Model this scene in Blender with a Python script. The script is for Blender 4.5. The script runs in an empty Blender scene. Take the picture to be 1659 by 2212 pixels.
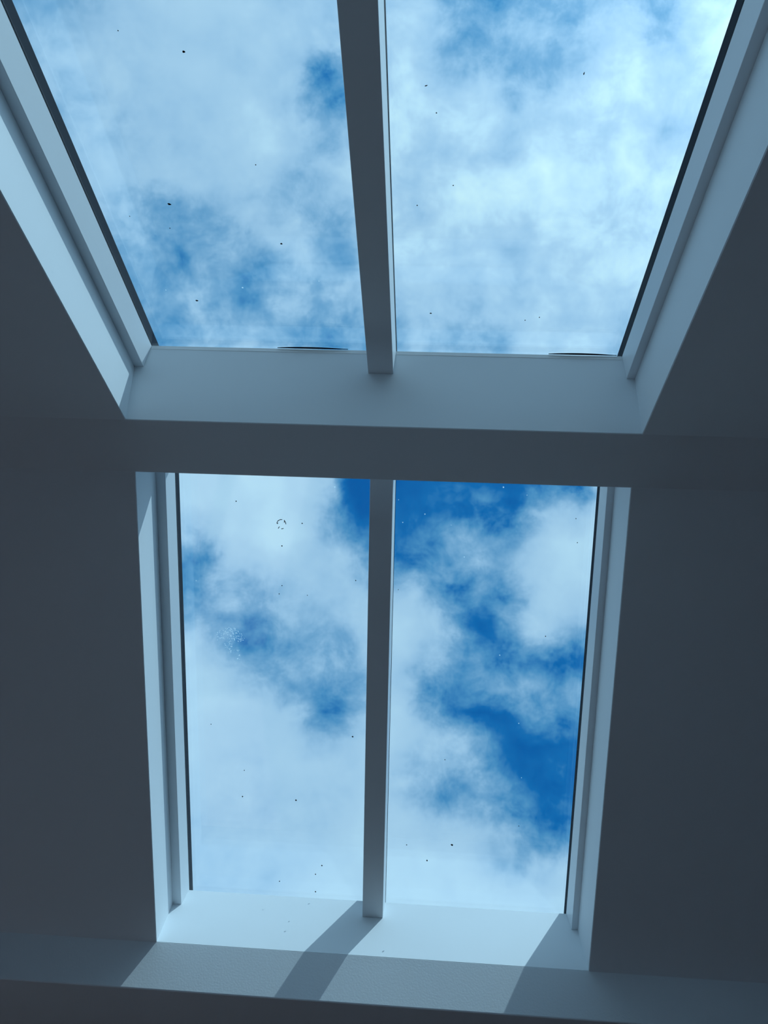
import bpy, bmesh, math
from mathutils import Matrix, Vector

C = bpy.context.scene.collection
SC = bpy.context.scene

# ---------------------------------------------------------------- frame of reference
# One unit of the survey is the width of a roof window opening (1.4 m). x runs along the ridge, y away from
# the viewer, z up; the origin of the survey is the near-left corner of the ridge soffit.
S = 1.4
EYE = Vector((0.6077893, -0.8708677, -1.3452299))
EYE_H = 1.6
H = EYE_H - EYE.z * S                      # height of the ridge soffit
X_OFF = -0.5
PITCH, ROLL, YAW = 0.92242766, 0.11303051, 0.09828846
FOCAL = 1753.2077                          # pixels, on a frame of 1659 x 2212
A = 0.42972912                             # roof pitch
CA, SA = math.cos(A), math.sin(A)
B = 0.06133643                             # half the width of the ridge soffit
L = 1.1217956                              # length of an opening along the slope
D = 0.186                                  # depth from ceiling to the underside of the glass


def wp(x, y, z):
    return Vector(((x + X_OFF) * S, y * S, z * S + H))


def near(x, t, d):
    return wp(x, -B - t * CA - d * SA, -t * SA + d * CA)


def far(x, t, d):
    return wp(x, B + t * CA + d * SA, -t * SA + d * CA)


# ---------------------------------------------------------------- camera
cam_d = bpy.data.cameras.new('camera')
cam = bpy.data.objects.new('camera', cam_d)
C.objects.link(cam)
SC.camera = cam
cam_d.sensor_fit = 'AUTO'
cam_d.sensor_width = 36.0
cam_d.lens = FOCAL / 2212.0 * 36.0
cam_d.clip_start = 0.02
r_ = Vector((1, 0, 0)); f_ = Vector((0, math.cos(PITCH), math.sin(PITCH))); u_ = Vector((0, -math.sin(PITCH), math.cos(PITCH)))
Rz = Matrix.Rotation(YAW, 3, 'Z')
r_, f_, u_ = Rz @ r_, Rz @ f_, Rz @ u_
r2 = math.cos(ROLL) * r_ + math.sin(ROLL) * u_
u2 = -math.sin(ROLL) * r_ + math.cos(ROLL) * u_
m = Matrix((r2, u2, -f_)).transposed().to_4x4()
m.translation = wp(*EYE)
cam.matrix_world = m

# ---------------------------------------------------------------- exposure
SC.view_settings.view_transform = 'Standard'
SC.view_settings.look = 'None'
SC.view_settings.exposure = 0.0
SC.view_settings.gamma = 1.0
SC.view_settings.use_curve_mapping = False

# ---------------------------------------------------------------- sun
SUN_DIR = Vector((0.467, -0.22, 1.0)).normalized()       # towards the sun
sun_d = bpy.data.lights.new('sun', 'SUN')
sun_d.energy = SUN_E = 2.75
sun_d.color = (0.62, 0.87, 1.0)
sun_d.angle = math.radians(0.53)
sun = bpy.data.objects.new('sun', sun_d)
C.objects.link(sun)
sun.location = (2, -1, 8)
sun.rotation_euler = (-SUN_DIR).to_track_quat('-Z', 'Y').to_euler()

# ---------------------------------------------------------------- sky: blue with broken cloud
# CLOUD is the cloud cover of the northern sky from low to overhead, as a map in the sky's own coordinates
# (gnomonic about azimuth north, altitude 54 degrees): 0 clear blue, 90 bright white.
CLOUD = """
70 70 70 70 70 70 70 70 70 70 75 80 80 80 80 80 80 80 80 80 80 80 80 80 80 80 80 80 80 80 80 80
70 70 70 70 70 70 70 70 70 70 75 80 80 80 80 80 80 80 80 80 80 80 80 80 80 80 80 80 80 80 80 80
70 70 70 70 70 70 70 70 70 70 75 80 80 80 80 80 80 80 80 80 80 80 80 80 80 80 80 80 80 80 80 80
70 70 70 70 70 70 70 70 70 70 76 80 80 80 80 80 80 80 80 80 80 80 80 80 80 80 80 80 80 80 80 80
70 70 70 70 70 70 70 70 70 70 74 78 79 80 80 80 80 80 80 80 80 80 80 80 80 80 80 80 80 80 80 80
70 70 70 70 70 70 70 70 70 70 70 70 76 80 80 80 80 80 76 77 80 80 80 80 80 80 80 80 80 80 80 80
70 70 70 70 70 70 70 70 70 70 70 70 75 79 80 80 80 75 56 62 73 74 75 75 76 77 78 78 79 80 80 80
70 70 70 70 70 70 70 70 70 70 70 70 70 75 79 74 70 70 62 34 36 48 52 54 56 58 61 63 65 67 69 70
80 80 79 79 78 77 77 76 76 71 70 73 71 70 75 65 42 49 36 15 24 32 33 34 35 35 36 37 38 38 39 40
80 80 80 80 80 80 80 80 80 73 70 77 76 73 72 54 54 53 23 17 21 22 23 29 30 30 30 30 30 30 30 30
80 80 80 80 80 80 80 80 80 77 75 75 65 68 78 74 59 42 11 8 11 18 20 28 30 30 30 30 30 30 30 30
80 80 80 80 80 80 80 80 80 80 76 68 42 40 68 74 33 9 12 33 31 29 28 30 30 30 30 30 30 30 30 30
79 80 80 80 80 80 80 80 80 75 52 54 43 39 65 60 28 35 58 44 40 40 39 38 38 37 37 36 36 35 34 34
68 69 70 70 71 71 80 80 80 49 27 50 51 53 75 75 55 34 27 26 23 21 29 31 31 32 32 33 34 34 35 35
49 49 50 50 51 52 55 56 51 39 33 56 65 65 77 77 52 10 39 69 55 52 51 50 49 48 47 45 44 43 42 41
40 40 40 40 40 41 41 34 25 59 48 64 69 70 66 62 43 26 37 76 73 72 71 71 70 69 68 67 66 65 64 63
45 44 42 41 40 40 40 30 20 67 72 76 71 65 37 35 40 49 62 79 80 80 80 80 80 80 80 79 79 78 78 77
72 71 71 71 70 69 68 65 54 77 80 87 71 43 17 20 38 49 53 79 83 83 82 82 82 81 81 80 80 80 80 80
80 80 80 80 80 80 80 79 78 80 80 82 64 12 10 14 23 29 21 62 70 86 87 87 88 88 89 89 89 90 90 89
78 78 79 79 79 80 80 80 80 80 88 80 68 2 3 10 10 10 10 30 28 59 64 66 68 69 71 73 74 76 77 79
69 69 70 70 71 71 71 72 80 80 82 80 62 14 13 16 22 21 21 25 21 35 40 40 40 40 40 40 40 40 40 40
55 56 56 57 57 58 58 60 69 74 70 74 54 29 29 29 37 34 37 39 39 43 42 42 42 42 42 41 41 41 41 40
45 46 46 46 46 46 47 49 58 66 59 66 46 42 42 43 50 42 52 61 58 50 50 49 49 49 49 49 48 48 48 48
40 40 40 40 40 40 40 42 51 59 51 57 32 50 50 58 58 50 61 77 73 58 58 57 57 57 57 57 56 56 56 56
40 40 40 40 40 40 40 42 45 57 50 56 33 50 51 60 59 52 64 80 75 60 60 60 60 60 60 60 60 60 60 60
40 40 40 40 40 40 41 46 49 48 36 57 44 60 60 62 68 62 72 78 70 69 68 68 68 68 67 67 67 67 66 66
44 44 43 43 43 42 39 37 45 52 48 58 51 53 71 71 70 70 72 80 80 79 79 75 70 70 70 70 70 70 70 70
54 54 54 54 53 49 41 45 46 48 68 60 55 52 80 78 72 69 67 81 80 80 80 75 70 70 70 70 70 70 70 70
64 64 64 64 64 59 48 47 58 69 65 58 54 65 79 78 83 88 84 90 90 86 80 80 80 80 80 80 80 80 80 79
65 65 66 68 70 70 70 72 74 68 62 60 61 68 78 75 82 88 88 88 89 86 80 80 80 80 80 80 80 80 80 80
60 60 60 63 65 65 67 70 70 73 76 67 60 73 80 80 80 80 80 80 83 82 77 79 81 82 82 82 82 82 82 82
60 60 60 60 60 62 67 70 70 77 80 59 55 71 80 80 80 77 69 73 84 78 70 75 87 90 90 90 90 90 90 90
60 60 60 60 60 65 70 72 73 74 73 49 32 52 78 72 70 67 51 60 84 87 72 74 87 90 90 90 90 90 90 90
60 60 60 60 63 68 70 75 76 70 78 65 25 45 76 64 55 55 55 55 71 85 72 79 89 90 90 90 90 90 90 90
60 60 60 60 66 70 70 72 72 70 73 69 57 66 76 63 42 47 60 52 64 62 54 80 90 90 90 90 90 90 90 90
60 60 60 60 66 70 70 74 77 74 70 70 70 75 79 67 38 43 52 47 58 48 52 82 90 90 90 90 90 90 90 90
60 60 60 60 66 70 70 75 80 75 70 70 70 75 80 70 39 42 48 46 57 46 55 84 90 90 90 90 90 90 90 90
60 60 60 60 66 70 70 76 80 75 70 70 70 75 80 69 37 44 48 47 57 45 56 85 90 90 90 90 90 90 90 90
60 60 60 60 67 70 70 76 80 74 70 70 70 76 80 68 36 45 47 47 57 45 56 86 90 90 90 90 90 90 90 90
60 60 60 60 67 70 70 76 80 74 70 70 70 76 80 68 35 46 46 47 58 44 57 87 90 90 90 90 90 90 90 90
60 60 60 60 67 70 70 76 80 74 70 70 70 76 80 67 33 48 46 48 58 43 58 88 90 90 90 90 90 90 90 90
"""
P0, P1 = -0.62, 0.62
Q0, DQ = -0.66, 0.036


def hexlin(r, g, b):
    f = lambda c: (c / 255 / 12.92) if c / 255 <= 0.04045 else ((c / 255 + 0.055) / 1.055) ** 2.4
    return (f(r), f(g), f(b), 1)


def build_sky():
    w = bpy.data.worlds.new('sky')
    SC.world = w
    w.use_nodes = True
    nt = w.node_tree
    nt.nodes.clear()
    N = lambda t: nt.nodes.new(t)
    K = nt.links.new

    def mth(op, a, b=None, c=None, clamp=False):
        n = N('ShaderNodeMath'); n.operation = op; n.use_clamp = clamp
        for i, v in enumerate((a, b, c)):
            if v is None:
                continue
            if isinstance(v, (int, float)):
                n.inputs[i].default_value = v
            else:
                K(v, n.inputs[i])
        return n.outputs[0]

    def rng(v, a, b, lo=0.0, hi=1.0, kind='LINEAR'):
        n = N('ShaderNodeMapRange'); n.interpolation_type = kind; n.clamp = True
        K(v, n.inputs['Value'])
        n.inputs['From Min'].default_value = a; n.inputs['From Max'].default_value = b
        n.inputs['To Min'].default_value = lo; n.inputs['To Max'].default_value = hi
        return n.outputs['Result']

    def mixf(f, a, b):
        n = N('ShaderNodeMix'); n.data_type = 'FLOAT'
        for i, v in ((0, f), (2, a), (3, b)):
            if isinstance(v, (int, float)):
                n.inputs[i].default_value = v
            else:
                K(v, n.inputs[i])
        return n.outputs[0]

    def noise(vec, scale, detail, rough, dist=0.0):
        n = N('ShaderNodeTexNoise'); n.noise_dimensions = '3D'
        K(vec, n.inputs['Vector'])
        n.inputs['Scale'].default_value = scale; n.inputs['Detail'].default_value = detail
        n.inputs['Roughness'].default_value = rough; n.inputs['Distortion'].default_value = dist
        return n

    def vmath(op, a, b=None, s=None):
        n = N('ShaderNodeVectorMath'); n.operation = op
        K(a, n.inputs[0])
        if b is not None:
            if isinstance(b, (tuple, list)):
                n.inputs[1].default_value = b
            else:
                K(b, n.inputs[1])
        if s is not None:
            n.inputs['Scale'].default_value = s
        return n

    geo = N('ShaderNodeTexCoord').outputs['Generated']
    # ragged cloud edges: turbulence shifts the lookup direction, large billows then small curls
    w1 = noise(geo, 9.0, 3.0, 0.55)
    w2 = noise(geo, 30.0, 9.0, 0.68)
    o1 = vmath('SCALE', vmath('SUBTRACT', w1.outputs['Color'], (.5, .5, .5)).outputs[0], s=WARP1).outputs[0]
    o2 = vmath('SCALE', vmath('SUBTRACT', w2.outputs['Color'], (.5, .5, .5)).outputs[0], s=WARP2).outputs[0]
    dirn = vmath('ADD', vmath('ADD', geo, o1).outputs[0], o2).outputs[0]
    e = math.radians(54)
    dc = vmath('DOT_PRODUCT', dirn, (0, math.cos(e), math.sin(e))).outputs['Value']
    dcs = mth('MAXIMUM', dc, 0.05)
    p = mth('DIVIDE', vmath('DOT_PRODUCT', dirn, (1, 0, 0)).outputs['Value'], dcs)
    q = mth('DIVIDE', vmath('DOT_PRODUCT', dirn, (0, -math.sin(e), math.cos(e))).outputs['Value'], dcs)
    pf = rng(p, P0, P1)
    acc = None
    for k, line in enumerate(CLOUD.strip().splitlines()):
        vals = [int(v) / 90.0 for v in line.split()]
        cr = N('ShaderNodeValToRGB'); el = cr.color_ramp.elements
        cr.color_ramp.interpolation = 'CARDINAL'
        el[0].position = 0.0; el[1].position = 1.0
        while len(el) < len(vals):
            el.new(0.5)
        for i, v in enumerate(vals):
            el[i].position = i / (len(vals) - 1)
        for i, v in enumerate(vals):
            el[i].color = (v, v, v, 1)
        K(pf, cr.inputs[0])
        if acc is None:
            acc = cr.outputs[0]
        else:
            acc = mixf(rng(q, Q0 + (k - 1) * DQ, Q0 + k * DQ), acc, cr.outputs[0])
    # the rest of the sky carries the same broken cloud
    gen = rng(noise(geo, 3.2, 9.0, 0.6, 0.4).outputs['Fac'], 0.30, 0.52, 0.12, 0.95)
    ep = mth('MULTIPLY', mth('ABSOLUTE', p), 1.0)
    inside = mth('MULTIPLY', rng(ep, 0.56, 0.68, 1, 0, 'SMOOTHSTEP'), mth('MULTIPLY', rng(q, -0.74, -0.64, 0, 1, 'SMOOTHSTEP'), rng(q, 0.72, 0.82, 1, 0, 'SMOOTHSTEP')))
    inside = mth('MULTIPLY', inside, rng(dc, 0.1, 0.2))
    cov = mixf(inside, gen, acc)
    cov = mth('MULTIPLY_ADD', mth('SUBTRACT', cov, 0.5), 1.12, 0.5, clamp=True)
    # fine structure, strongest where the cloud is thin
    # (one bank of high cloud is broken and mottled all through)
    broken = rng(vmath('DOT_PRODUCT', geo, (0.120, 0.190, 0.974)).outputs['Value'], 0.92, 0.985, 0.03, 0.15, 'SMOOTHSTEP')
    thin = mth('MULTIPLY', mth('MULTIPLY', cov, mth('MAXIMUM', mth('SUBTRACT', 0.9, cov), broken)), 5.0)
    n3 = noise(geo, 19.0, 12.0, 0.62, 0.2).outputs['Fac']
    n4 = noise(geo, 5.0, 4.0, 0.5, 0.0).outputs['Fac']
    cov = mth('ADD', cov, mth('MULTIPLY', mth('MULTIPLY', mth('SUBTRACT', n3, 0.5), thin), FINE))
    cov = mth('ADD', cov, mth('MULTIPLY', mth('SUBTRACT', n4, 0.5), 0.06))
    cov = mth('MULTIPLY', cov, 0.8, clamp=True)        # head room above plain white cloud
    ramp = N('ShaderNodeValToRGB'); el = ramp.color_ramp.elements
    stops = SKY_STOPS
    while len(el) < len(stops):
        el.new(0.5)
    for i, (pos, c) in enumerate(stops):
        el[i].position = pos * 0.8
    for i, (pos, c) in enumerate(stops):
        el[i].color = hexlin(*c)
    K(cov, ramp.inputs[0])
    # grey of the cloud bases
    sep = N('ShaderNodeSeparateXYZ'); K(geo, sep.inputs[0])
    up = rng(sep.outputs['Z'], -0.02, 0.05)
    gm = N('ShaderNodeMix'); gm.data_type = 'RGBA'
    K(up, gm.inputs[0]); gm.inputs[6].default_value = (0.06, 0.075, 0.07, 1); K(ramp.outputs[0], gm.inputs[7])
    # the air and the cloud brighten towards the sun
    sd = vmath('DOT_PRODUCT', geo, tuple(SUN_DIR)).outputs['Value']
    glow = mth('MULTIPLY_ADD', mth('POWER', mth('MAXIMUM', sd, 0.0), 11.0), AUREOLE, 1.0)
    gl = N('ShaderNodeVectorMath'); gl.operation = 'SCALE'
    K(gm.outputs[2], gl.inputs[0]); K(glow, gl.inputs['Scale'])
    bg = N('ShaderNodeBackground'); bg.inputs['Strength'].default_value = SKY_STRENGTH
    K(gl.outputs[0], bg.inputs['Color'])
    K(bg.outputs[0], N('ShaderNodeOutputWorld').inputs['Surface'])


WARP1, WARP2, FINE = 0.035, 0.036, 1.45
AUREOLE = 0.8
SKY_STRENGTH = 1.1
SKY_STOPS = [(0.0, (6, 94, 170)), (0.14, (18, 110, 182)), (0.33, (74, 146, 200)), (0.55, (116, 172, 216)), (0.76, (154, 200, 236)),
             (0.9, (169, 212, 243)), (1.0, (182, 225, 251)), (1.25, (204, 244, 255))]
build_sky()

# ---------------------------------------------------------------- materials
def mat(name, col, rough=0.6, spec=0.3, bump=None):
    m = bpy.data.materials.new(name); m.use_nodes = True
    nt = m.node_tree; b = nt.nodes['Principled BSDF']
    b.inputs['Roughness'].default_value = rough
    b.inputs['Specular IOR Level'].default_value = spec
    tc = nt.nodes.new('ShaderNodeTexCoord')
    n = nt.nodes.new('ShaderNodeTexNoise'); n.inputs['Scale'].default_value = 2.5; n.inputs['Detail'].default_value = 5
    nt.links.new(tc.outputs['Object'], n.inputs['Vector'])
    mx = nt.nodes.new('ShaderNodeMix'); mx.data_type = 'RGBA'
    mx.inputs[6].default_value = tuple(c * 0.965 for c in col) + (1,)
    mx.inputs[7].default_value = tuple(min(1, c * 1.02) for c in col) + (1,)
    nt.links.new(n.outputs['Fac'], mx.inputs[0])
    nt.links.new(mx.outputs[2], b.inputs['Base Color'])
    if bump:
        n2 = nt.nodes.new('ShaderNodeTexNoise'); n2.inputs['Scale'].default_value = bump[0]; n2.inputs['Detail'].default_value = 4
        nt.links.new(tc.outputs['Object'], n2.inputs['Vector'])
        bp = nt.nodes.new('ShaderNodeBump'); bp.inputs['Strength'].default_value = bump[1]; bp.inputs['Distance'].default_value = bump[2]
        nt.links.new(n2.outputs['Fac'], bp.inputs['Height'])
        nt.links.new(bp.outputs['Normal'], b.inputs['Normal'])
    return m


def glass_mat():
    m = bpy.data.materials.new('clear_glass'); m.use_nodes = True
    nt = m.node_tree; nt.nodes.clear()
    lw = nt.nodes.new('ShaderNodeLayerWeight'); lw.inputs['Blend'].default_value = 0.5
    p = nt.nodes.new('ShaderNodeMath'); p.operation = 'POWER'; nt.links.new(lw.outputs['Facing'], p.inputs[0]); p.inputs[1].default_value = 5
    f = nt.nodes.new('ShaderNodeMath'); f.operation = 'MULTIPLY_ADD'; nt.links.new(p.outputs[0], f.inputs[0]); f.inputs[1].default_value = 0.96; f.inputs[2].default_value = 0.04
    t = nt.nodes.new('ShaderNodeBsdfTransparent'); t.inputs['Color'].default_value = (0.985, 0.993, 0.99, 1)
    g = nt.nodes.new('ShaderNodeBsdfGlossy'); g.inputs['Roughness'].default_value = 0.0; g.inputs['Color'].default_value = (1, 1, 1, 1)
    mx = nt.nodes.new('ShaderNodeMixShader')
    nt.links.new(f.outputs[0], mx.inputs[0]); nt.links.new(t.outputs[0], mx.inputs[1]); nt.links.new(g.outputs[0], mx.inputs[2])
    nt.links.new(mx.outputs[0], nt.nodes.new('ShaderNodeOutputMaterial').inputs['Surface'])
    return m


def pale_mat():
    m = bpy.data.materials.new('dried_water_marks'); m.use_nodes = True
    nt = m.node_tree; nt.nodes.clear()
    t = nt.nodes.new('ShaderNodeBsdfTranslucent'); t.inputs['Color'].default_value = (0.75, 0.85, 0.9, 1)
    d = nt.nodes.new('ShaderNodeBsdfTransparent')
    n = nt.nodes.new('ShaderNodeTexNoise'); n.inputs['Scale'].default_value = 400
    r = nt.nodes.new('ShaderNodeMapRange'); nt.links.new(n.outputs['Fac'], r.inputs['Value'])
    r.inputs['From Min'].default_value = 0.3; r.inputs['From Max'].default_value = 0.6; r.inputs['To Min'].default_value = 0.15; r.inputs['To Max'].default_value = 0.6
    mx = nt.nodes.new('ShaderNodeMixShader')
    nt.links.new(r.outputs['Result'], mx.inputs[0]); nt.links.new(t.outputs[0], mx.inputs[2]); nt.links.new(d.outputs[0], mx.inputs[1])
    nt.links.new(mx.outputs[0], nt.nodes.new('ShaderNodeOutputMaterial').inputs['Surface'])
    return m


PLASTER = mat('matt_white_plaster', (0.85, 0.90, 0.945), 0.9, 0.15, (190.0, 0.12, 0.002))
REVEAL = mat('white_painted_lining', (0.85, 0.9, 0.94), 0.55, 0.3)
PAINT = mat('white_satin_paint', (0.84, 0.885, 0.925), 0.35, 0.4)
ROUGH_WALL = mat('textured_white_wall_paint', (0.85, 0.9, 0.945), 0.9, 0.15, (170.0, 0.16, 0.0025))
BEAD = mat('bright_white_bead', (0.92, 0.94, 0.95), 0.25, 0.5)
SPACER = mat('black_edge_seal', (0.004, 0.009, 0.020), 0.9, 0.03)
LEAD = mat('grey_lead_flashing', (0.12, 0.13, 0.14), 0.6, 0.4)
SLATE = mat('dark_slate_roofing', (0.06, 0.065, 0.07), 0.7, 0.3, (30.0, 0.4, 0.01))
FLOOR = mat('pale_oak_boards', (0.56, 0.37, 0.34), 0.6, 0.3, (20.0, 0.2, 0.002))
SHADE_PANEL = mat('grey_shade_panel', (0.28, 0.29, 0.31), 0.5, 0.3)
GRIME = mat('dark_grime', (0.02, 0.025, 0.03), 0.9, 0.1)
PALE = pale_mat()
GLASS = glass_mat()


# ---------------------------------------------------------------- mesh helpers
def link(name, bm, m, parent=None, bevel=0.0, smooth=False):
    me = bpy.data.meshes.new(name)
    bmesh.ops.recalc_face_normals(bm, faces=bm.faces)
    bm.to_mesh(me); bm.free()
    me.materials.append(m)
    o = bpy.data.objects.new(name, me)
    C.objects.link(o)
    if parent:
        o.parent = parent
    if bevel:
        b = o.modifiers.new('edge_round', 'BEVEL'); b.width = bevel; b.segments = 2; b.limit_method = 'ANGLE'; b.angle_limit = math.radians(40)
    return o


def empty(name, loc):
    o = bpy.data.objects.new(name, None); C.objects.link(o); o.location = loc
    o.empty_display_size = 0.1
    return o


def put(o, parent):
    """parent a world-space mesh to an empty that stands elsewhere"""
    o.parent = parent
    o.matrix_parent_inverse = Matrix.Translation(parent.location).inverted()


def tag(o, label, cat, kind=None):
    o['label'] = label; o['category'] = cat
    if kind:
        o['kind'] = kind


def prism(bm, ring0, ring1):
    a = [bm.verts.new(v) for v in ring0]; b = [bm.verts.new(v) for v in ring1]
    n = len(a)
    bm.faces.new(a); bm.faces.new(b)
    for i in range(n):
        bm.faces.new((a[i], a[(i + 1) % n], b[(i + 1) % n], b[i]))


def box(bm, P, x0, x1, t0, t1, d0, d1):
    prism(bm, [P(x0, t0, d0), P(x1, t0, d0), P(x1, t1, d0), P(x0, t1, d0)], [P(x0, t0, d1), P(x1, t0, d1), P(x1, t1, d1), P(x0, t1, d1)])


def wbox(bm, x0, x1, y0, y1, z0, z1):
    box(bm, lambda x, y, z: wp(x, y, z), x0, x1, y0, y1, z0, z1)


# ---------------------------------------------------------------- ceiling: two slopes and a flat ridge soffit
XL, XR = -1.35, 2.35
T_NEAR = 2.0                                # the near slope runs on past its window, down to the wall behind the viewer
T_FAR = L + 0.30


def xl(P, d):
    return (-0.072 * d) if P is near else (-0.0047 - 0.03 * d)


def xr(P, d):
    return 1.0 - 0.022 * d


def cells_mesh(cells, perimeter):
    """cells: rings of (x, point) given at two x positions; joined into one solid, inner walls dropped, the edges
    of the openings slightly rounded"""
    bm = bmesh.new()
    for r0, r1 in cells:
        prism(bm, r0, r1)
    bmesh.ops.remove_doubles(bm, verts=bm.verts, dist=1e-5)
    seen = {}
    for f in bm.faces:
        seen.setdefault(frozenset(v.index for v in f.verts), []).append(f)
    bm.verts.index_update()
    seen = {}
    for f in bm.faces:
        seen.setdefault(tuple(sorted(v.index for v in f.verts)), []).append(f)
    dead = [f for fs in seen.values() if len(fs) > 1 for f in fs]
    bmesh.ops.delete(bm, geom=dead, context='FACES_ONLY')
    bmesh.ops.recalc_face_normals(bm, faces=bm.faces)
    ed = []
    for e in bm.edges:
        for a, b in perimeter:
            ab = b - a
            on = True
            for v in e.verts:
                s = (v.co - a).dot(ab) / ab.length_squared
                if not (-1e-4 <= s <= 1 + 1e-4 and (a + ab * s - v.co).length < 1e-4):
                    on = False
            if on:
                ed.append(e)
    if ed:
        bmesh.ops.bevel(bm, geom=ed, offset=0.0015, segments=2, affect='EDGES', profile=0.5)
    return bm


apex_t = -(B + D * SA) / CA
ridge_top = near(0, apex_t, D)
apex_z = -apex_t * SA + D * CA


def ridge_ring(xn, xf, xnD, xfD, xa):
    return [near(xn, 0, 0), far(xf, 0, 0), far(xfD, 0, D), wp(xa, 0, apex_z), near(xnD, 0, D)]


def slope_ring(P, x0, xD, t0, t1):
    return [P(x0, t0, 0), P(x0, t1, 0), P(xD, t1, D), P(xD, t0, D)]


ceiling = empty('ceiling', wp(0.5, 0, 0))
tag(ceiling, 'white vaulted ceiling of two slopes meeting at a flat ridge strip between the roof windows', 'ceiling', 'structure')
nl0, nlD, nr0, nrD = xl(near, 0), xl(near, D), xr(near, 0), xr(near, D)
fl0, flD, fr0, frD = xl(far, 0), xl(far, D), xr(far, 0), xr(far, D)
# ridge
rl = ridge_ring(nl0, fl0, nlD, flD, 0.0); rr = ridge_ring(nr0, fr0, nrD, frD, 1.0)
bm = cells_mesh([(ridge_ring(XL, XL, XL, XL, XL), rl), (rl, rr), (rr, ridge_ring(XR, XR, XR, XR, XR))],
                [(near(nl0, 0, 0), near(nr0, 0, 0)), (far(fl0, 0, 0), far(fr0, 0, 0))])
put(link('ridge_soffit', bm, PLASTER), ceiling)
# slopes
for P, t_end, l0, lD, r0, rD in ((near, T_NEAR, nl0, nlD, nr0, nrD), (far, None, fl0, flD, fr0, frD)):
    cells = []
    for t0, t1 in ((0.0, L),):
        cells.append((slope_ring(P, XL, XL, t0, t1), slope_ring(P, l0, lD, t0, t1)))
        cells.append((slope_ring(P, r0, rD, t0, t1), slope_ring(P, XR, XR, t0, t1)))
    if t_end:
        ring = lambda a, b: slope_ring(P, a, b, L, t_end)
    else:
        za = -L * SA
        yb = B + T_FAR * CA + D * SA
        zt = -T_FAR * SA + D * CA
        ring = lambda a, b: [far(a, L, 0), wp(a, yb, za), far(b, T_FAR, D), far(b, L, D)]
    cells += [(ring(XL, XL), ring(l0, lD)), (ring(l0, lD), ring(r0, rD)), (ring(r0, rD), ring(XR, XR))]
    bm = cells_mesh(cells, [(P(l0, 0, 0), P(l0, L, 0)), (P(r0, 0, 0), P(r0, L, 0))])
    put(link('sloped_ceiling', bm, PLASTER), ceiling)

# ---------------------------------------------------------------- far wall head, room walls, floor
Y_WALL = B + L * CA
Z_TOP, Z_LINTEL = -L * SA, -L * SA - 0.1035
Y_BACK = B + T_FAR * CA + D * SA
Z_FLOOR = -H / S
c_ = 0.003
bm = bmesh.new()
ring = lambda x: [wp(x, Y_WALL, Z_TOP), wp(x, Y_WALL, Z_LINTEL + c_), wp(x, Y_WALL + c_ * 0.3, Z_LINTEL + c_ * 0.3), wp(x, Y_WALL + c_, Z_LINTEL), wp(x, Y_BACK, Z_LINTEL), wp(x, Y_BACK, Z_TOP)]
prism(bm, ring(XL), ring(XR))
w = link('wall_front', bm, ROUGH_WALL)
tag(w, 'textured white wall strip under the eaves, crossed by sun and bar shadows', 'wall', 'structure')
bm = bmesh.new(); wbox(bm, XL, XR, Y_BACK - 0.06, Y_BACK, Z_FLOOR, Z_LINTEL)  # unseen panel added to close the recess and cut the light on the soffit
w = link('shade_panel_1', bm, SHADE_PANEL)
tag(w, 'plain grey panel out of view under the wall strip, added to dim the soffit', 'panel', 'structure')
z_back = -T_NEAR * SA
y_back = -B - T_NEAR * CA
for nm, a, lab in (('wall_back', (XL, XR, y_back - 0.1, y_back, Z_FLOOR, z_back + 0.02), 'plain white wall behind the viewer'),):
    bm = bmesh.new(); wbox(bm, *a)
    tag(link(nm, bm, PLASTER), lab, 'wall', 'structure')
for nm, x0, x1, lab in (('wall_left', XL - 0.08, XL, 'plain white gable wall on the west side'), ('wall_right', XR, XR + 0.08, 'plain white gable wall on the east side')):
    bm = bmesh.new()
    ring = lambda x: [wp(x, y_back - 0.1, Z_FLOOR), wp(x, Y_BACK, Z_FLOOR), wp(x, Y_BACK, -T_FAR * SA + D * CA), wp(x, 0, apex_z), near(x, T_NEAR, D), wp(x, y_back - 0.1, z_back)]
    prism(bm, ring(x0), ring(x1))
    tag(link(nm, bm, PLASTER), lab, 'wall', 'structure')
bm = bmesh.new(); wbox(bm, XL - 0.08, XR + 0.08, y_back - 0.1, Y_BACK, Z_FLOOR - 0.05, Z_FLOOR)
tag(link('floor', bm, FLOOR), 'plain timber floor of the room', 'floor', 'structure')

# ---------------------------------------------------------------- roof windows
G0, G1, G2, G3 = D + 0.0003, D + 0.0031, D + 0.0295, D + 0.0323    # inner pane, cavity, outer pane
BARS = {near: dict(li=0.0100, lg=0.0162, ri=0.9806, rg=0.9758), far: dict(li=0.0138, lg=0.0180, ri=0.9815, rg=0.9768)}
LEAVES = {}


def profile_bar(name, P, pts, t0, t1, m, parent, bevel=0.0012):
    bm = bmesh.new()
    prism(bm, [P(x, t0, d) for x, d in pts], [P(x, t1, d) for x, d in pts])
    o = link(name, bm, m, None, bevel)
    put(o, parent)
    return o


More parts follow.
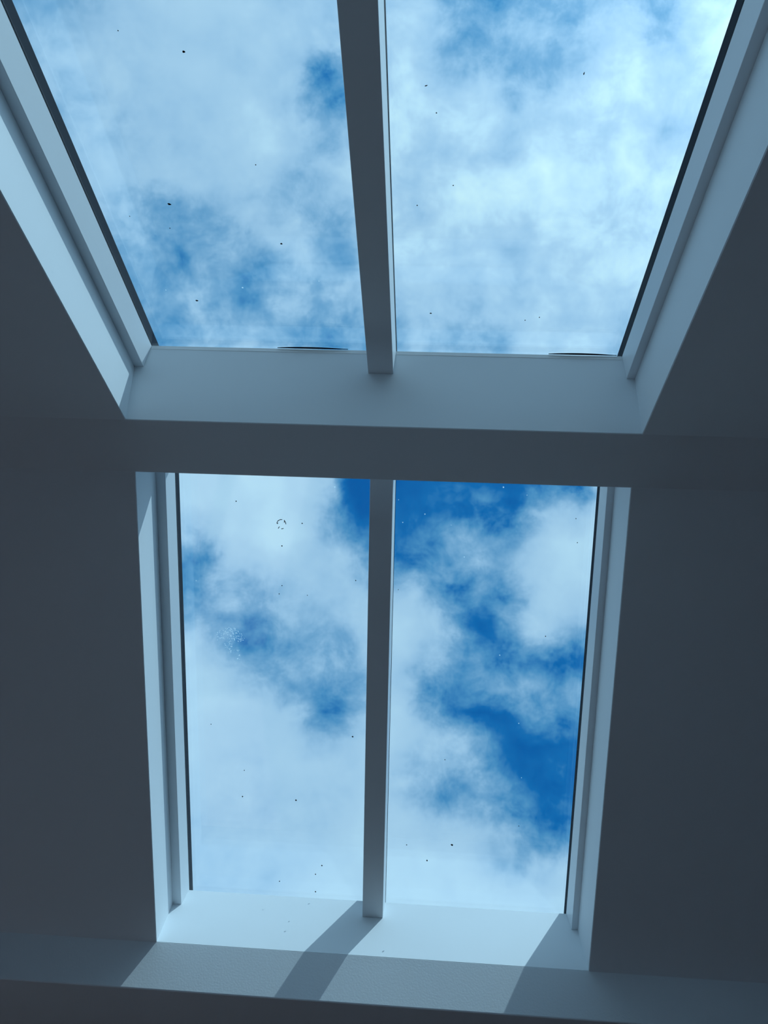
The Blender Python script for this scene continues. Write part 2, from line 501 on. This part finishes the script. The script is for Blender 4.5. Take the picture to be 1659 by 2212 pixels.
def roof_window(name, P, label):
    root = empty(name, P(0.5, L / 2, D))
    tag(root, label, 'skylight', 'structure')
    k = BARS[P]
    e = 0.0008
    U = 0.1310
    profile_bar('side_frame', P, [(xl(P, U), U), (k['li'], U), (k['lg'], D), (xl(P, D), D)], e, L - e, PAINT, root)
    profile_bar('side_frame', P, [(xr(P, U), U), (k['ri'], U), (k['rg'], D), (xr(P, D), D)], e, L - e, PAINT, root)
    UM = 0.1285
    profile_bar('glazing_bar', P, [(0.4700, UM), (0.5205, UM), (0.5232, D), (0.4678, D)], e, L - e, PAINT, root)
    gl, gr = (k['lg'], 0.4678), (0.5232, k['rg'])
    for x0, x1 in (gl, gr):
        leaf = empty('double_glazed_unit', P((x0 + x1) / 2, L / 2, G0))
        put(leaf, root)
        LEAVES[(P, x0 > 0.4)] = leaf
        ta, tb = -0.045, L + 0.03
        for a, b in ((G0, G1), (G2, G3)):
            bm = bmesh.new(); box(bm, P, x0 - 0.006, x1 + 0.006, ta, tb, a, b)
            put(link('glass_pane', bm, GLASS), leaf)
        for a, b in ((x0 - 0.006, x0 - 0.0002), (x1 + 0.0002, x1 + 0.006)):
            bm = bmesh.new(); box(bm, P, a, b, ta, tb, G1 + 0.0001, G2 - 0.0001)
            o = link('spacer_bar', bm, SPACER); o['label'] = 'black edge seal of the double glazing'
            put(o, leaf)
        if P is near:
            bm = bmesh.new(); box(bm, P, x0 + 0.0012, x1 - 0.0012, 0.0004, 0.0012, D - 0.0085, D - 0.0002)
            o = link('glazing_bead', bm, BEAD); o['label'] = 'thin bright white bead under the glass'
            put(o, root)
    # painted lining boards of the opening
    k0, k1, w0 = 0.0013, D - 0.0003, 0.0006
    for f, s, a, b in ((xl, 1, 0.0004, L - 0.0004), (xr, -1, 0.0004, L - 0.0004)):
        bm = bmesh.new()
        pr = [(f(P, k0) - s * 0.0005, k0), (f(P, k0) + s * w0, k0), (f(P, 0.1309) + s * w0, 0.1309), (f(P, 0.1309) - s * 0.0005, 0.1309)]
        prism(bm, [P(x, a, d) for x, d in pr], [P(x, b, d) for x, d in pr])
        put(link('reveal', bm, REVEAL), root)
    for nm, a, b in (('reveal', -0.0005, w0), ('window_sill' if P is far else 'reveal', L - w0, L + 0.0005)):
        bm = bmesh.new()
        x0, x1, x2, x3 = xl(P, k0) + w0, xr(P, k0) - w0, xr(P, k1) - w0, xl(P, k1) + w0
        prism(bm, [P(x0, a, k0), P(x1, a, k0), P(x2, a, k1), P(x3, a, k1)], [P(x0, b, k0), P(x1, b, k0), P(x2, b, k1), P(x3, b, k1)])
        put(link(nm, bm, REVEAL), root)
    # outer cover strips over the bar and along both sides
    for x0, x1 in ((k['lg'] - 0.05, k['lg'] - 0.0062), (0.4730, 0.5175), (k['rg'] + 0.0062, k['rg'] + 0.05)):
        bm = bmesh.new(); box(bm, P, x0, x1, -0.04, L + 0.03, G3 + 0.0002, G3 + 0.006)
        put(link('cover_strip', bm, LEAD, None, 0.001), root)
    return root


win_far = roof_window('window_1', far, 'far roof window, narrowing downwards, with sunlit sill and blue sky behind')
win_near = roof_window('window_2', near, 'near roof window overhead, flaring towards the top, filled with bright cloud')

# roofing outside: side slopes, eaves below the glass and the ridge cap
roof = empty('trim_1', wp(0.5, 0, apex_z))
tag(roof, 'dark roof covering outside around the roof windows', 'roof', 'structure')
for P, te in ((near, T_NEAR), (far, T_FAR)):
    for x0, x1, t0, t1 in ((XL, BARS[P]['lg'] - 0.052, 0.0, te), (BARS[P]['rg'] + 0.052, XR, 0.0, te), (BARS[P]['lg'] - 0.05, BARS[P]['rg'] + 0.05, L + 0.032, te)):
        bm = bmesh.new(); box(bm, P, x0, x1, t0, t1, D + 0.0005, D + 0.032)
        put(link('roof_panel', bm, SLATE), roof)
bm = bmesh.new()
ring = lambda x: [near(x, -0.046, D + 0.0003), near(x, -0.05, D + 0.012), wp(x, 0, apex_z + 0.016), far(x, -0.05, D + 0.012), far(x, -0.046, D + 0.0003), wp(x, 0, apex_z + 0.0004)]
prism(bm, ring(XL), ring(XR))
put(link('ridge_cap', bm, LEAD), roof)
# dark sealant showing along the ridge under each near pane
for (x0, x1) in ((0.28, 0.425), (0.83, 0.965)):
    bm = bmesh.new(); n = 12
    up = []; dn = []
    for i in range(n + 1):
        s = i / n
        h = 0.0036 * math.sin(math.pi * min(1, s * 1.05)) ** 0.7 if 0 < s < 1 / 1.05 else 0.0002
        x = x0 + (x1 - x0) * s
        up.append(near(x, 0.0042 + h, D + 0.0002)); dn.append(near(x, 0.0035, D + 0.0002))
    lo = [v - (near(0, 0, 0.001) - near(0, 0, 0)) for v in up + dn[::-1]]
    prism(bm, up + dn[::-1], lo)
    put(link('sealant_strip', bm, SPACER), win_near)

# ---------------------------------------------------------------- specks and marks on the glass
def speck(P, x, t, r, aspect, ang, m, name='dirt_speck'):
    bm = bmesh.new()
    ring = []
    for i in range(7):
        a = 2 * math.pi * i / 7
        px, pt = r * aspect * math.cos(a), r * math.sin(a) * (1 + 0.25 * math.sin(3 * a + x * 90))
        ring.append((x + px * math.cos(ang) - pt * math.sin(ang), t + px * math.sin(ang) + pt * math.cos(ang)))
    prism(bm, [P(a, b, D + 0.0002) for a, b in ring], [P(x + (a - x) * .6, t + (b - t) * .6, D - 0.0004) for a, b in ring])
    put(link(name, bm, m), LEAVES[(P, x > 0.5)])


for P_, x_, t_, r_s, as_, an_, m_ in (
        (near, 0.24414, 0.62570, 0.001837, 1.2, 0.30, GRIME),
        (near, 0.15278, 0.36483, 0.002081, 1.6, -0.40, GRIME),
        (near, 0.32904, 0.28218, 0.002032, 1.0, 0.20, GRIME),
        (near, 0.14420, 0.13670, 0.002071, 1.4, -0.20, GRIME),
        (near, 0.31233, 0.44350, 0.001046, 1.0, 0.00, GRIME),
        (near, 0.16122, 0.65501, 0.000901, 1.0, 0.00, GRIME),
        (near, 0.13971, 0.31354, 0.001076, 1.0, 0.00, GRIME),
        (near, 0.07677, 0.33840, 0.000920, 1.0, 0.00, GRIME),
        (near, 0.57864, 0.57708, 0.000820, 3.0, 0.35, GRIME),
        (near, 0.79467, 0.59571, 0.000800, 3.0, 1.50, GRIME),
        (near, 0.59389, 0.53497, 0.001088, 1.0, 0.00, GRIME),
        (near, 0.62311, 0.40855, 0.001122, 1.0, 0.00, GRIME),
        (near, 0.56596, 0.36867, 0.001156, 1.0, 0.00, GRIME),
        (near, 0.59193, 0.11439, 0.001587, 1.4, 0.00, GRIME),
        (near, 0.77197, 0.10070, 0.001271, 1.0, 0.00, GRIME),
        (near, 0.79796, 0.10918, 0.000947, 2.0, 1.50, GRIME),
        (far, 0.15844, 0.09468, 0.001524, 1.0, 0.00, GRIME),
        (far, 0.31105, 0.14123, 0.001525, 1.0, 0.00, GRIME),
        (far, 0.26374, 0.19664, 0.001622, 1.0, 0.00, GRIME),
        (far, 0.43634, 0.27290, 0.001370, 1.0, 0.00, GRIME),
        (far, 0.26328, 0.29245, 0.001294, 1.0, 0.00, GRIME),
        (far, 0.25663, 0.31305, 0.001298, 1.0, 0.00, GRIME),
        (far, 0.32312, 0.31360, 0.001036, 1.0, 0.00, GRIME),
        (far, 0.29529, 0.84770, 0.002014, 1.2, 0.40, GRIME),
        (far, 0.16091, 0.84579, 0.001838, 1.0, 0.00, GRIME),
        (far, 0.43422, 0.66810, 0.001968, 1.2, 0.50, GRIME),
        (far, 0.08617, 0.65426, 0.001263, 1.0, 0.00, GRIME),
        (far, 0.16663, 0.77351, 0.001276, 1.0, 0.00, GRIME),
        (far, 0.36081, 1.02684, 0.001676, 1.3, 0.00, GRIME),
        (far, 0.34450, 1.05301, 0.001681, 1.0, 0.00, GRIME),
        (far, 0.25241, 1.07930, 0.001596, 1.0, 0.00, GRIME),
        (far, 0.34470, 1.10351, 0.001877, 1.0, 0.00, GRIME),
        (far, 0.68498, 0.94667, 0.002561, 1.2, 0.50, GRIME),
        (far, 0.62486, 0.99459, 0.002394, 0.8, 0.00, GRIME),
        (far, 0.57306, 0.95405, 0.001469, 1.0, 0.00, GRIME),
        (far, 0.53543, 0.29109, 0.001540, 0.5, 0.30, GRIME),
        (far, 0.87973, 0.38946, 0.001370, 1.0, 0.00, GRIME),
        (far, 0.65921, 0.71639, 0.001251, 1.0, 0.00, GRIME),
        (far, 0.84603, 0.88400, 0.001176, 1.0, 0.00, GRIME),
        (far, 0.92959, 0.10792, 0.001159, 1.0, 0.00, GRIME),
        (far, 0.93660, 0.16316, 0.001166, 1.0, 0.00, GRIME),
        (far, 0.76469, 0.04195, 0.001817, 1.0, 0.00, PALE),
        (far, 0.38588, 0.05366, 0.001841, 1.0, 0.00, PALE),
        (far, 0.59153, 0.10947, 0.001506, 1.0, 0.00, PALE),
        (far, 0.54184, 0.13060, 0.001344, 1.0, 0.00, PALE),
        (far, 0.68426, 0.20655, 0.001518, 1.0, 0.00, PALE),
        (far, 0.05956, 0.28854, 0.001302, 1.0, 0.00, PALE),
        (far, 0.77709, 0.44107, 0.001555, 1.0, 0.00, PALE),
        (far, 0.83065, 0.61144, 0.001406, 1.0, 0.00, PALE),
        (far, 0.84530, 0.75331, 0.001249, 1.0, 0.00, PALE),
        (far, 0.81786, 0.05800, 0.001074, 1.0, 0.00, PALE),
        (far, 0.65192, 0.13302, 0.001005, 1.0, 0.00, PALE),
        (far, 0.53104, 0.07850, 0.001086, 1.0, 0.00, PALE),
        (near, 0.23990, 0.17359, 0.001710, 1.0, 0.00, PALE),
        (near, 0.09122, 0.16362, 0.001100, 1.0, 0.00, PALE),
        (near, 0.38551, 0.19390, 0.001069, 1.0, 0.00, PALE)):
    speck(P_, x_, t_, r_s, as_, an_, m_)
RING = [[(0.25221, 0.14339), (0.25439, 0.13786), (0.25976, 0.13441), (0.26511, 0.13421)], [(0.26939, 0.13514), (0.27257, 0.14046), (0.27363, 0.14478)], [(0.25328, 0.14444), (0.25543, 0.14218)], [(0.25536, 0.15527), (0.2586, 0.15078)], [(0.26286, 0.15608), (0.26823, 0.15479)], [(0.26936, 0.14058), (0.27045, 0.13728)]]
FROST = [(0.11242, 0.41411), (0.12306, 0.41764), (0.10781, 0.41513), (0.11252, 0.41566), (0.10794, 0.41632), (0.11635, 0.42237), (0.11683, 0.41721), (0.10826, 0.42602), (0.10643, 0.42054), (0.11398, 0.41063), (0.11245, 0.41171), (0.13297, 0.41337), (0.13928, 0.40314), (0.13093, 0.40894), (0.13539, 0.40165), (0.12892, 0.41541), (0.12249, 0.42019), (0.13173, 0.41989), (0.13628, 0.40819), (0.12644, 0.41313), (0.13491, 0.41884), (0.12698, 0.41077), (0.12649, 0.41092), (0.12954, 0.4134), (0.15773, 0.40994), (0.14462, 0.41612), (0.14102, 0.4115), (0.14626, 0.41787), (0.13882, 0.42167), (0.14429, 0.41446), (0.1509, 0.417), (0.15212, 0.41412), (0.14613, 0.41523), (0.14061, 0.42068), (0.1421, 0.4063), (0.15768, 0.41208), (0.13953, 0.42443), (0.15661, 0.42228), (0.15396, 0.41481), (0.14936, 0.40543), (0.15313, 0.41584), (0.16274, 0.4299), (0.15272, 0.42215), (0.1552, 0.41531), (0.15047, 0.40786), (0.15433, 0.40934), (0.15858, 0.41198), (0.16545, 0.41661), (0.15934, 0.42259), (0.16141, 0.41569), (0.16408, 0.42807), (0.16941, 0.43219), (0.16613, 0.43242), (0.16194, 0.43122), (0.15785, 0.43546), (0.1649, 0.4295), (0.16727, 0.42846), (0.16323, 0.43445), (0.1651, 0.42418), (0.16665, 0.4203), (0.17216, 0.42745), (0.13673, 0.44305), (0.14867, 0.43004), (0.14008, 0.4361), (0.14608, 0.42873), (0.13734, 0.43701), (0.13814, 0.43424), (0.14023, 0.42318), (0.13224, 0.41483), (0.13513, 0.43778), (0.13041, 0.43739), (0.14228, 0.42935), (0.13667, 0.43041), (0.13196, 0.42851), (0.14875, 0.43292), (0.15354, 0.42484), (0.15373, 0.42462), (0.14809, 0.43154), (0.14896, 0.42862), (0.15062, 0.42607), (0.14546, 0.42834), (0.15442, 0.42851), (0.15963, 0.4301), (0.13259, 0.42757), (0.15832, 0.42896), (0.14673, 0.42439), (0.15633, 0.43484), (0.1207, 0.4291), (0.12352, 0.4305), (0.11361, 0.43075), (0.11888, 0.42711), (0.12107, 0.42754), (0.10722, 0.43411), (0.1221, 0.42691), (0.11684, 0.4285), (0.11345, 0.42897), (0.12925, 0.44816), (0.12645, 0.4469), (0.13458, 0.45513), (0.13223, 0.44934), (0.12652, 0.45287), (0.13688, 0.44241), (0.13514, 0.44014), (0.12874, 0.45134), (0.12471, 0.4434), (0.13085, 0.45335), (0.13741, 0.45504), (0.13613, 0.45685), (0.13993, 0.45017), (0.14194, 0.45044), (0.14683, 0.45828), (0.1417, 0.44838), (0.13471, 0.44619), (0.1395, 0.44875), (0.13928, 0.44922), (0.14158, 0.44332), (0.13319, 0.46574), (0.13848, 0.46064), (0.13977, 0.46017), (0.13551, 0.45702), (0.13848, 0.46218), (0.13906, 0.46425), (0.15497, 0.45857), (0.15744, 0.4577), (0.15444, 0.45839), (0.15655, 0.46029), (0.15907, 0.45784), (0.16006, 0.4697), (0.15882, 0.4713), (0.16092, 0.47215), (0.15687, 0.47229), (0.15512, 0.4804), (0.15395, 0.47923), (0.1596, 0.48107), (0.15632, 0.47869), (0.13909, 0.40686), (0.14283, 0.41074), (0.13938, 0.40979), (0.14973, 0.40316), (0.14727, 0.40307), (0.14488, 0.40879), (0.15062, 0.40406), (0.14411, 0.41171), (0.13874, 0.40749), (0.14002, 0.4045), (0.12994, 0.40668), (0.13517, 0.40839), (0.13168, 0.40409), (0.12725, 0.40517), (0.12168, 0.40981), (0.12628, 0.40175)]

bm = bmesh.new()
for arc in RING:
    for (xa, ta), (xb, tb) in zip(arc[:-1], arc[1:]):
        a = Vector((xa, ta)); b = Vector((xb, tb)); n = (b - a).orthogonal().normalized() * 0.0009
        q4 = [a + n, b + n * .7, b - n * .7, a - n]
        prism(bm, [far(p.x, p.y, D + 0.0002) for p in q4], [far(p.x, p.y, D - 0.0003) for p in q4])
put(link('ring_mark', bm, GRIME), LEAVES[(far, False)])
bm = bmesh.new()
for i, (x, t) in enumerate(FROST):
    r = 0.0007 + 0.0006 * ((i * 37) % 10) / 10
    ring = [(x + r * math.cos(a), t + r * math.sin(a)) for a in (0, 1.3, 2.6, 3.9, 5.1)]
    prism(bm, [far(a, b, D + 0.0002) for a, b in ring], [far(a, b, D - 0.0003) for a, b in ring])
o = link('frost_mark', bm, PALE); o['kind'] = 'stuff'
put(o, LEAVES[(far, False)])
